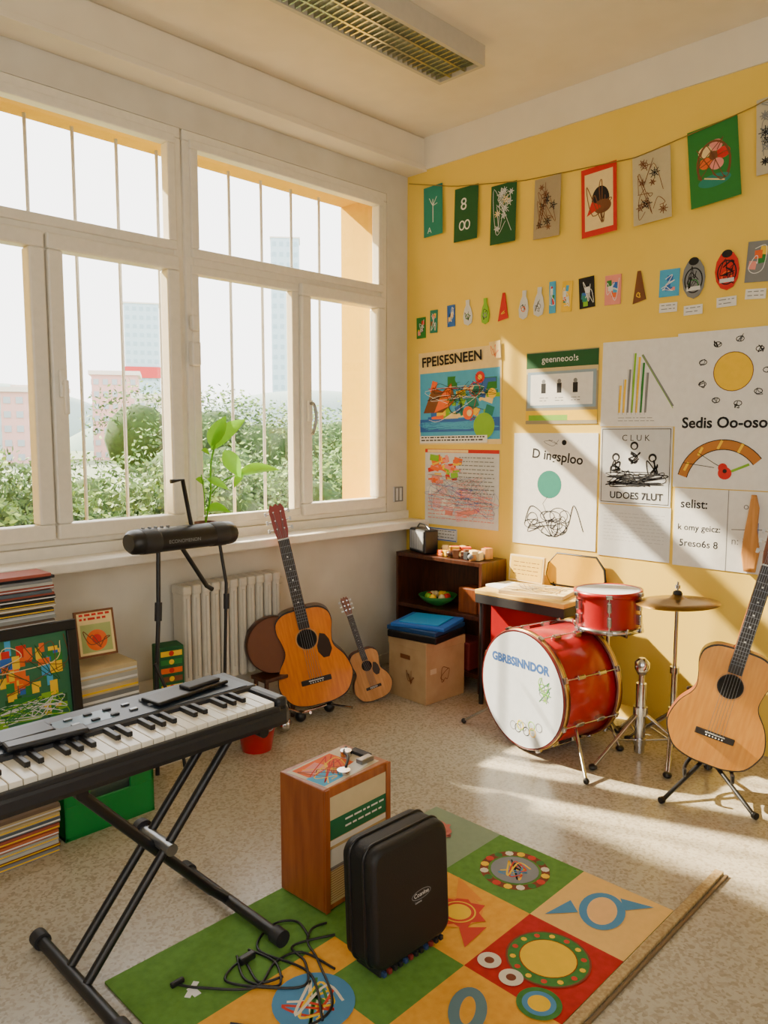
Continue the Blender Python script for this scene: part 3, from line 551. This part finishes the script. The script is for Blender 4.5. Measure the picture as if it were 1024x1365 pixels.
# speaker bar on stand
o=MB('speaker_bar_stand'); a_,b_=V((-2.17,-.38,1.035)),V((-1.64,-.38,1.035))
Lb=(b_-a_).length
o.loft([(math.cos(t)*.075,math.sin(t)*.055) for t in [k*.3927 for k in range(16)]],[(0,.7),(.015,.95),(.04,1),(Lb-.04,1),(Lb-.015,.95),(Lb,.7)],BLACK,frame(a_,(0,1,0),(0,0,1)),c=(0,0))
for x_ in (.05,Lb-.13): o.loft([(math.cos(t)*.077,math.sin(t)*.057) for t in [k*.3927 for k in range(16)]],[(x_,.98),(x_+.005,1),(x_+.07,1),(x_+.075,.98)],BLK2,frame(a_,(0,1,0),(0,0,1)),c=(0,0))
MF=frame(a_+V((.05,-.0765,0)),(1,0,0),(0,0.0,1)); o.off=0; o.text(MF,'ECONOMENON',.1,-.01,.022,GREY)
for k in range(5): o.cyl((-2.1+k*.03,-.38,1.085),(-2.1+k*.03,-.38,1.096),.008,GREY)
o.tube([(-2.03,-.38,1.0),(-2.05,-.40,.7),(-2.08,-.42,.42),(-2.10,-.44,.0)],.010,BLACK); o.tube([(-2.09,-.43,.5),(-2.04,-.5,.30),(-2.02,-.55,.0)],.008,BLACK)
o.tube([(-1.72,-.39,1.0),(-1.70,-.41,.80),(-1.74,-.42,.0)],.008,BLACK); o.cyl((-1.705,-.415,.68),(-1.70,-.41,.75),.014,DARK); o.tube([(-1.92,-.38,1.0),(-1.80,-.40,.80),(-1.77,-.40,.78)],.011,BLACK)
o.tube([(-1.96,-.38,1.29),(-1.90,-.38,1.295),(-1.86,-.38,1.08)],.010,BLACK)
o.cyl((-2.055,-.405,.68),(-2.045,-.395,.76),.016,DARK); o.done()
# plant
o=MB('potted_plant'); LM=mat('#79c420',.35,col2='#58a414',scale=8,name='leaf_green')
o.lathe([(.035,0),(.05,.10),(.054,.10),(.054,.112),(.046,.112),(.044,.1),(.03,.095)],mat('#6b3d28',.7),T(-1.62,-.12,.951),24)
ln=LM.node_tree; tr=ln.nodes.new('ShaderNodeBsdfTranslucent'); tr.inputs[0].default_value=hexc('#86c81e'); ms=ln.nodes.new('ShaderNodeMixShader'); ms.inputs[0].default_value=.4
ou=[n for n in ln.nodes if n.type=='OUTPUT_MATERIAL'][0]; pb=ln.nodes["Principled BSDF"]; ln.links.new(pb.outputs[0],ms.inputs[1]); ln.links.new(tr.outputs[0],ms.inputs[2]); ln.links.new(ms.outputs[0],ou.inputs[0])
def leaf(o,base,tip,wd,droop,nrm):
    b,t=V(base),V(tip); n=V(nrm).normalized(); ax=(t-b); sd=ax.cross(n).normalized(); N=12; P=[]
    for k in range(N+1):
        u=k/N; c=b+ax*u+V((0,0,1))*droop*math.sin(math.pi*u); ww=wd*math.sin(math.pi*u**.8)**.9 if 0<u<1 else .0005
        P.append((c-sd*ww+n*ww*.25,c,c+sd*ww+n*ww*.25))
    i=o.mi(LM); vs=[[o.bm.verts.new(q) for q in p] for p in P]
    for a_,b_ in zip(vs,vs[1:]):
        for j in (0,1): f=o.bm.faces.new((a_[j],a_[j+1],b_[j+1],b_[j])); f.material_index=i; f.smooth=True
tocam=(-.55,-.8,.3)
o.tube(crom([(-1.62,-.12,1.05),(-1.60,-.14,1.2),(-1.60,-.15,1.35),(-1.57,-.15,1.46)],6),.005,LM,6)
o.tube(crom([(-1.60,-.14,1.2),(-1.52,-.15,1.27),(-1.42,-.16,1.30)],6),.0035,LM,6)
o.tube(crom([(-1.62,-.12,1.05),(-1.63,-.13,1.2),(-1.65,-.14,1.3)],6),.003,LM,6)
leaf(o,(-1.60,-.15,1.42),(-1.40,-.17,1.575),.038,.02,tocam); leaf(o,(-1.60,-.15,1.44),(-1.52,-.17,1.59),.045,.0,(-.8,-.5,.2)); leaf(o,(-1.52,-.15,1.42),(-1.45,-.19,1.28),.042,.0,tocam)
leaf(o,(-1.45,-.16,1.29),(-1.20,-.19,1.31),.038,.02,(-.4,-.6,.7)); leaf(o,(-1.62,-.14,1.28),(-1.53,-.2,1.22),.02,.01,tocam); leaf(o,(-1.62,-.12,1.25),(-1.69,-.15,1.28),.015,.01,tocam); leaf(o,(-1.60,-.14,1.4),(-1.66,-.16,1.42),.012,.01,tocam)
leaf(o,(-1.42,-.16,1.3),(-1.5,-.2,1.23),.02,.01,tocam); leaf(o,(-1.62,-.12,1.12),(-1.5,-.17,1.1),.03,.02,(-.4,-.6,.7))
o.done()
# ---------- digital keyboard
KX0,KX1=-3.62,-2.35; KB=mat('#1d1f24',.42,name='keyboard_body'); KT=mat('#222d3a',.38,name='keyboard_panel')
o=MB('digital_keyboard'); M=T(0,0,0)
o.bx(KX0,KX1,-1.70,-1.36,.64,.70,KB,.018); o.bx(KX0+.005,KX1-.005,-1.55,-1.36,.69,.73,KB,.012); o.bx(KX1-.045,KX1-.002,-1.69,-1.37,.69,.726,KB,.012); o.bx(KX0,KX0+.045,-1.69,-1.37,.69,.726,KB,.012)
o.bx(KX0+.04,KX1-.04,-1.535,-1.375,.728,.732,KT,.001); o.bx(KX0+.04,KX1-.04,-1.70,-1.685,.69,.706,KB,.003)
kx0=KX0+.05; n=36; kw=(KX1-.05-kx0)/n; IV=mat('#e6dfcd',.25,name='ivory_keys')
for k in range(n):
    o.bx(kx0+k*kw+.001,kx0+(k+1)*kw-.001,-1.684,-1.55,.70,.718,IV,.0018)
    if k%7 in (0,1,3,4,5) and k<n-1: o.bx(kx0+(k+1)*kw-.007,kx0+(k+1)*kw+.007,-1.625,-1.55,.716,.731,BLACK,.002)
o.off=0; MU=T(0,0,.7325)
o.rect(MU,-2.95,-1.5,-2.80,-1.42,mat('#4d7187',.3)); 
for k in range(40): x_=KX0+.1+(k%20)*.055; o.bx(x_,x_+.022,-1.49+(k//20)*.05,-1.478+(k//20)*.05,.732,.737,[GREY,STEEL,BLK2,BLK2,STEEL][k%5],.001)
o.bx(-3.10,-2.96,-1.50,-1.42,.732,.745,BLACK,.006); M=T(-2.55,-1.46,.734)@RZ(8); o.bx(-.14,.12,-.045,.04,0,.012,BLACK,.005,M); o.bx(-.02,.1,-.03,.02,.012,.022,BLK2,.004,M); M=T(-3.0,-1.53,.734)@RZ(-5); o.bx(-.1,.1,-.03,.02,0,.015,BLACK,.006,M)
o.done()
o=MB('keyboard_stand')
for x_,z_ in ((-2.93,.025),(-2.44,.033)):
    o.cyl((x_,-1.24,z_),(x_,-1.74,z_),.017,BLACK)
    for y_ in (-1.24,-1.74): o.cyl((x_,y_-.02,z_),(x_,y_+.02,z_),.025,BLK2)
for y_ in (-1.43,-1.53): o.cyl((-2.93,y_,.025),(-2.42,y_,.62),.013,BLACK)
o.cyl((-2.44,-1.48,.033),(-2.50,-1.48,.09),.015,BLACK); o.cyl((-2.50,-1.48,.09),(-2.97,-1.48,.62),.016,BLACK)
for x_ in (-2.42,-2.97): o.cyl((x_,-1.66,.623),(x_,-1.38,.623),.016,BLACK)
o.cyl((-2.675,-1.40,.322),(-2.675,-1.56,.322),.018,STEEL); o.cyl((-2.675,-1.40,.322),(-2.675,-1.375,.322),.03,BLK2); o.done()
# ---------- rug
o=MB('alphabet_play_rug')
xs=[-1.47,-1.80,-2.13,-2.46,-2.87]; ys=[-1.52,-1.835,-2.185,-2.5]
G1=mat('#5f8c36',.95,col2='#517c2c',scale=40); G2=mat('#437f36',.95,scale=40,col2='#376d2c'); GG=mat('#83947a',.95,scale=40); YR=mat('#e6a632',.95,scale=40,col2='#da9826'); CRM=mat('#e6b86a',.95,scale=40); RR=mat('#bc1c18',.95,scale=40,col2='#a81614')
o.bx(-2.87,-1.47,-2.5,-1.52,0,.006,G1,.002)
MU=T(0,0,.0062); o.off=0
cols=[[GG,G1,CRM],[G2,YR,RR],[G1,G1,YR],[G1,YR,RR]]
for i in range(4):
    for j in range(3): o.rect(MU,xs[i+1],ys[j+1],xs[i],ys[j],cols[i][j])
o.rect(MU,-2.46,-1.95,-2.3,-1.83,YR)
BRN=mat('#7a3a20',.9); WR=mat('#ddd2bc',.9); BL=mat('#4b86b0',.9); RG=mat('#c83a24',.9); YG=mat('#efbe14',.9)
def spiky(cx,cy,r0,m,n=9):
    o.poly(MU,[(cx+math.cos(math.pi*k/n)*(r0*(1.25 if k%2 else .85)),cy+math.sin(math.pi*k/n)*(r0*(1.25 if k%2 else .85))) for k in range(2*n)],m)
cx,cy=-1.63,-2.01
o.ring(MU,cx,cy,.105,.028,BRN)
for k in range(16): a_=k*math.pi/8; o.disc(MU,cx+math.cos(a_)*.105,cy+math.sin(a_)*.105,.015,[RG,YG,WR,G2][k%4],seg=8)
o.disc(MU,cx,cy,.082,GREY); [o.scrib(MU,cx-.05,cy-.05,cx+.05,cy+.05,6,.006,[RG,YG,INK,BL][k%4],k) for k in range(6)]
cx,cy=-1.63,-2.34; o.disc(MU,cx,cy,.1,BL,.07,rot=20); o.disc(MU,cx,cy,.075,mat('#e9b878',.9),.045,rot=20); o.poly(MU,[(cx-.06,cy+.05),(cx-.14,cy+.12),(cx-.02,cy+.1)],BL); o.poly(MU,[(cx+.05,cy-.05),(cx+.13,cy-.11),(cx+.1,cy-.01)],BL)
cx,cy=-1.95,-2.02; o.disc(MU,cx,cy,.085,mat('#e08a2a',.9),.07); spiky(cx,cy,.075,RG,7); o.disc(MU,cx,cy,.055,YG); o.ring(MU,cx,cy,.045,.01,RG); o.poly(MU,[(cx+.05,cy+.05),(cx+.15,cy+.12),(cx+.1,cy-.02)],mat('#e08a2a',.9)); o.poly(MU,[(cx-.06,cy-.05),(cx-.12,cy-.12),(cx+.0,cy-.11)],RG)
cx,cy=-1.94,-2.34; o.ring(MU,cx,cy,.1,.035,G2); o.ring(MU,cx,cy,.118,.006,BRN); o.disc(MU,cx,cy,.08,YG); 
for k in range(14): a_=k*math.pi/7; o.disc(MU,cx+math.cos(a_)*.1,cy+math.sin(a_)*.1,.009,[RG,YG][k%2],seg=8)
for p in ((-2.065,-2.225),(-2.08,-2.31)): o.disc(MU,*p,.034,WR); o.disc(MU,*p,.014,BRN)
cx,cy=-2.11,-2.42; o.disc(MU,cx,cy,.06,G2); o.disc(MU,cx,cy,.045,BL); o.disc(MU,cx,cy,.03,YG)
cx,cy=-2.26,-2.3; o.disc(MU,cx,cy,.085,mat('#5f7f8a',.9),.05,rot=30); o.disc(MU,cx,cy,.05,YR,.02,rot=30)
cx,cy=-2.52,-1.99; o.disc(MU,cx,cy,.11,BL); [o.scrib(MU,cx-.07,cy-.07,cx+.07,cy+.07,6,.008,[YG,WR,G2,RG][k%4],k) for k in range(6)]
for k in range(5): o.scrib(MU,-1.72,-1.72,-1.55,-1.58,6,.014,mat('#c06a5c',.9),k)
o.done()
o=MB('wooden_strip'); o.bx(-2.6,-1.15,-2.535,-2.505,0,.014,mat('#b9a276',.5,kind='wood',col2='#96794b'),.003); o.bx(-2.6,-1.15,-2.55,-2.54,0,.008,mat('#6f5a3f',.6),.002); o.done()
# ---------- wooden amp
o=MB('wooden_amplifier'); M=T(-2.11,-1.625,0)@RZ(2); 
WA=mat('#a45a2c',.35,kind='wood',col2='#864220',scale=12,name='amp_veneer'); z_=.0125
bw,bd,bh=.15,.105,.40
o.bx(-bw,bw,-bd,bd,z_,z_+bh,WA,.005,M); MF=M@frame((-bw,-bd-.001,z_),(1,0,0),(0,0,1)); o.off=.0005
o.rect(MF,.02,.02,.28,bh-.03,mat('#bfa878',.8)); o.rect(MF,.02,bh-.115,.28,bh-.03,mat('#cdbb92',.8)); o.rect(MF,.02,bh-.17,.28,bh-.105,mat('#146a44',.7)); o.rect(MF,.02,bh-.19,.28,bh-.172,PAPER); o.textlines(MF,.09,.27,bh-.16,bh-.115,2,PAPER,.006,2); o.rect(MF,.02,bh-.26,.28,bh-.2,PAPERG); o.rect(MF,.02,bh-.27,.28,bh-.258,GREY)
for k in range(14): o.rect(MF,.02,.03+k*.008,.28,.032+k*.008,BROWN)
for a_,b_ in ((0,.02),(.28,.3)): o.bx(a_,b_,0,bh,0,.006,WA,.002,MF)
MU2=M@T(0,0,z_+bh+.0003); o.off=0; o.rect(MU2,-.135,-.09,.12,.09,mat('#cdbd9f',.5),4); o.rect(MU2,-.12,-.05,.06,.08,ORP,4); o.rect(MU2,-.13,-.08,-.04,.0,LBLUE,4); o.rect(MU2,-.02,-.08,.08,-.03,PAPER,10); o.rect(MU2,-.1,.0,-.02,.06,PINK,14); [o.scrib(MU2,-.12,-.08,.06,.08,5,.004,[BROWN,YELP,REDP][k%3],k) for k in range(6)]
o.cyl((-.02,-.06,z_+bh),(-.02,-.06,z_+bh+.012),.022,CHROME,M=M); o.cyl((.08,.03,z_+bh),(.08,.03,z_+bh+.02),.02,CHROME,M=M); o.box((.09,-.05,z_+bh+.008),(.06,.03,.016),STEEL,.004,M); o.tube(crom([(.0,-.05,.425),(.04,-.02,.435),(.07,.03,.43),(.11,.06,.425)],5),.005,BLACK,M=M); o.box((.12,.0,z_+bh+.006),(.03,.08,.012),DARK,.003,M)
for sx in(-1,1):
    for sy in(-1,1): o.cyl((sx*.12,sy*.08,.0085),(sx*.12,sy*.08,.0128),.015,BLACK,M=M)
o.done()
# black speaker case
o=MB('black_speaker_case'); M=T(-2.215,-2.01,.002)@RZ(-2)
def rr(w,h,r,n=6):
    P=[]
    for cx,cy,a0 in ((w-r,h-r,0),(-w+r,h-r,90),(-w+r,-h+r,180),(w-r,-h+r,270)):
        for k in range(n+1): a_=math.radians(a0+90*k/n); P.append((cx+math.cos(a_)*r,cy+math.sin(a_)*r))
    return P
MS_=M@frame((0,0,.203),(1,0,0),(0,.05,1)); BK=mat('#0d0d0f',.6,scale=300,bump=.12,name='black_fabric')
o.loft(rr(.150,.172,.04),[(-.07,.95),(-.062,.99),(-.045,1),(.04,1),(.052,.99),(.06,.96),(.062,.92)],BK,MS_,c=(0,0))
o.tube([MS_@V((p[0],p[1],.022)) for p in rr(.1515,.1735,.041)],.004,BLACK,closed=True); o.tube([MS_@V((p[0],p[1],-.035)) for p in rr(.1515,.1735,.041)],.004,BLACK,closed=True)
o.off=.0625; o.ring(MS_,.03,-.01,.038,.002,GREY,.013); o.text(MS_,'Coanlne',.0,-.015,.018,PAPER); o.text(MS_,'Lunore',.004,-.032,.009,PAPERG)
o.bx(-.12,.13,-.05,.05,.0065,.034,DARK,.004,M)
for k in range(12): o.box((-.11+k*.021,-.055,.018),(.012,.014,.014),[mat('#243a66',.6),mat('#7a2320',.6),DARK,DARK][k%4],.002,M)
o.done()
# cables
o=MB('audio_cables')
def cab(P,r=.0036): o.tube(crom([(x_,y_,.0125+ (z_[0] if z_ else 0)) for x_,y_,*z_ in P],8),r,BLACK,7)
cab([(-2.30,-1.83),(-2.42,-1.78),(-2.44,-1.86),(-2.50,-1.93),(-2.58,-1.86),(-2.64,-1.76),(-2.56,-1.73),(-2.58,-1.83),(-2.52,-1.86)])
cab([(-2.40,-1.94),(-2.42,-1.82),(-2.50,-1.80),(-2.60,-1.84),(-2.70,-1.74),(-2.74,-1.68)])
cab([(-2.28,-1.77),(-2.33,-1.76),(-2.38,-1.80),(-2.41,-1.88),(-2.50,-2.04),(-2.62,-2.03),(-2.72,-1.9)])
cab([(-2.52,-1.70),(-2.50,-1.80),(-2.55,-1.88),(-2.60,-1.80),(-2.56,-1.70)])
cab([(-2.36,-1.78),(-2.34,-1.70),(-2.40,-1.66),(-2.50,-1.72),(-2.46,-1.90),(-2.55,-2.06)])
o.box((-2.55,-1.735,.02),(.05,.02,.02),BLACK,.004); o.box((-2.74,-1.68,.018),(.04,.014,.014),BLACK,.004); o.done()
o=MB('paper_scrap'); o.bx(-.03,.03,-.008,.008,.0075,.0095,PAPER,0,T(-2.72,-1.72,0)@RZ(35)); o.bx(-.02,.0,-.02,.02,.0075,.0096,PAPER,0,T(-2.71,-1.73,0)); o.done()
# ---------- exterior
o=MB('outdoor_ground'); o.bx(-60,400,.43,400,-.5,-.4,mat('#7f8e70',.9,scale=.5)); o.done()
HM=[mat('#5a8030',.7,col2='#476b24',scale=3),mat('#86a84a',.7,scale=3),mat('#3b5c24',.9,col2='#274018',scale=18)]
o=MB('garden_hedge'); r=random.Random(11)
blobs=[]
for k in range(66):
    x_=-2.5+k*.125; yb=2.6+r.uniform(-.3,1.0); blobs.append((x_,yb,r.uniform(.58,.98),r.uniform(.4,.6),r.uniform(.35,.55)))
for k in range(24): blobs.append((1.4+r.uniform(-.8,3.4),5+r.uniform(0,1.5),1.0+r.uniform(-.3,.75),.7,.6))
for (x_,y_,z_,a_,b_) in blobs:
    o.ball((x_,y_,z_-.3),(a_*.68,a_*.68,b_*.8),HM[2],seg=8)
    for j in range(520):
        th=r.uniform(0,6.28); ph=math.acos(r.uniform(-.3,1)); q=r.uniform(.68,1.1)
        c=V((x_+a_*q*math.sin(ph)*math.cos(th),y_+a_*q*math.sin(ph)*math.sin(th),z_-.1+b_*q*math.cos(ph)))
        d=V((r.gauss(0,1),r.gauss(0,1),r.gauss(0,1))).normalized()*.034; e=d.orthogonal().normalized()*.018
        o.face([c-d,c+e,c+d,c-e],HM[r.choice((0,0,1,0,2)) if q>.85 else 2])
o.done()
BLD=[mat('#dcaea6',.9),mat('#e2d9ce',.9),mat('#ccbcb0',.9),mat('#a9cbe0',.6),mat('#d6c9b6',.9)]  # building colours washed pale to stand for distance haze
WB=mat('#a9b4ba',.5)
def building(name,x,y,w,d,h,m,rows,colsn,ang=20,wm=None):
    wm=wm or WB; o=MB(name,T(x,y,-.4)@RZ(ang)); o.bx(-w/2,w/2,-d/2,d/2,0,h,m)
    for i in range(rows):
        for j in range(colsn):
            zc=h*(i+.6)/rows-.1*h/rows; xc=-w/2+w*(j+.5)/colsn; o.bx(xc-w/colsn*.28,xc+w/colsn*.28,-d/2-.05,-d/2,zc-h/rows*.3,zc+h/rows*.15,wm)
            yc=-d/2+d*(j+.5)/colsn; o.bx(-w/2-.05,-w/2,yc-d/colsn*.28,yc+d/colsn*.28,zc-h/rows*.3,zc+h/rows*.15,wm)
    o.bx(-w/2-.2,w/2+.2,-d/2-.2,d/2+.2,h,h+.3,BLD[1]); return o
building('pink_apartment_building',24.5,52.5,3.2,4,6.2,BLD[0],7,5,-30).done()
building('pink_apartment_building',19.5,54,3.0,4,5.0,BLD[2],5,4,-30).done()
o=building('glass_tower_building',86.5,162,7.5,6,31,mat('#b7d0de',.6),16,5,-30,mat('#9fbccb',.5)); o.bx(-4.5,4.5,-3.6,-3.4,14.5,17,mat('#c9383c',.7)); o.done()  # tower blues paled to carry the haze
building('glass_tower_building',122,154,7,7,50,mat('#b7d0de',.6),20,4,-40,mat('#9fbccb',.5)).done()
building('apartment_building',13.5,52,3.5,4,5.5,BLD[1],6,4,-20).done(); building('apartment_building',9,50,3,4,7.0,BLD[4],7,4,-15).done(); building('apartment_building',16.5,50,2.2,3,4.6,BLD[0],5,3,-25).done(); building('apartment_building',23,44,2.4,3,4.2,BLD[1],5,3,-35).done()
o=MB('distant_hill'); 
HG=mat('#97aaa6',1)  # haze is mixed into the hill colours
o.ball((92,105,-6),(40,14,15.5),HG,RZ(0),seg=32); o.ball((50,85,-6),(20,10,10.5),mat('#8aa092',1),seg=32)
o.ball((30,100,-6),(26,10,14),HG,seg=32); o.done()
o=MB('sun_blocker'); o.bx(-9,-3.2,.5,9,-.4,4.4,ORANGE); o.done()  # unseen block added to shade the left window from the sun
# ---------- lights
w=bpy.data.worlds.new('sky'); bpy.context.scene.world=w; w.use_nodes=True
bg=w.node_tree.nodes['Background']; bg.inputs[0].default_value=(1,.98,.95,1); bg.inputs[1].default_value=6.2
k=.36; sl=.79
d=V((k,-1,-sl)).normalized()
sd=bpy.data.lights.new('sun','SUN'); sd.energy=32; sd.angle=math.radians(1.2); sd.color=(1,.85,.6)
so=bpy.data.objects.new('sun',sd); bpy.context.collection.objects.link(so); so.rotation_euler=d.to_track_quat('-Z','Y').to_euler()
def portal(name,loc,dr,sx,sy):
    pd=bpy.data.lights.new(name,'AREA'); pd.shape='RECTANGLE'; pd.size=sx; pd.size_y=sy; pd.cycles.is_portal=True
    po=bpy.data.objects.new(name,pd); bpy.context.collection.objects.link(po); po.location=loc; po.rotation_euler=V(dr).to_track_quat('-Z','Y').to_euler()
portal('window_portal',((X0+X1)/2,.44,2.0),(0,-1,0),2.9,2.0)
portal('window_portal',((wx0+wx1)/2,YB-.13,1.965),(0,1,0),wx1-wx0,2.03)  # portal of the added fill window
portal('window_portal',(XL-.13,(wy0+wy1)/2,1.965),(1,0,0),wy1-wy0,2.03)  # portal of the other added fill window
# ---------- camera
F=1030.0; pitch=math.atan(104/F); hd=math.radians(44.3); C=V((-3.75,-3.45,1.5))
fw=V((math.cos(hd)*math.cos(pitch),math.sin(hd)*math.cos(pitch),-math.sin(pitch))); rt=V((math.sin(hd),-math.cos(hd),0)); up=rt.cross(fw)
cd=bpy.data.cameras.new('camera'); co=bpy.data.objects.new('camera',cd); bpy.context.collection.objects.link(co)
co.matrix_world=Matrix.Translation(C)@Matrix((rt,up,-fw)).transposed().to_4x4()
cd.sensor_fit='HORIZONTAL'; cd.sensor_width=36; cd.lens=36*F/1024; cd.clip_end=1000
bpy.context.scene.camera=co
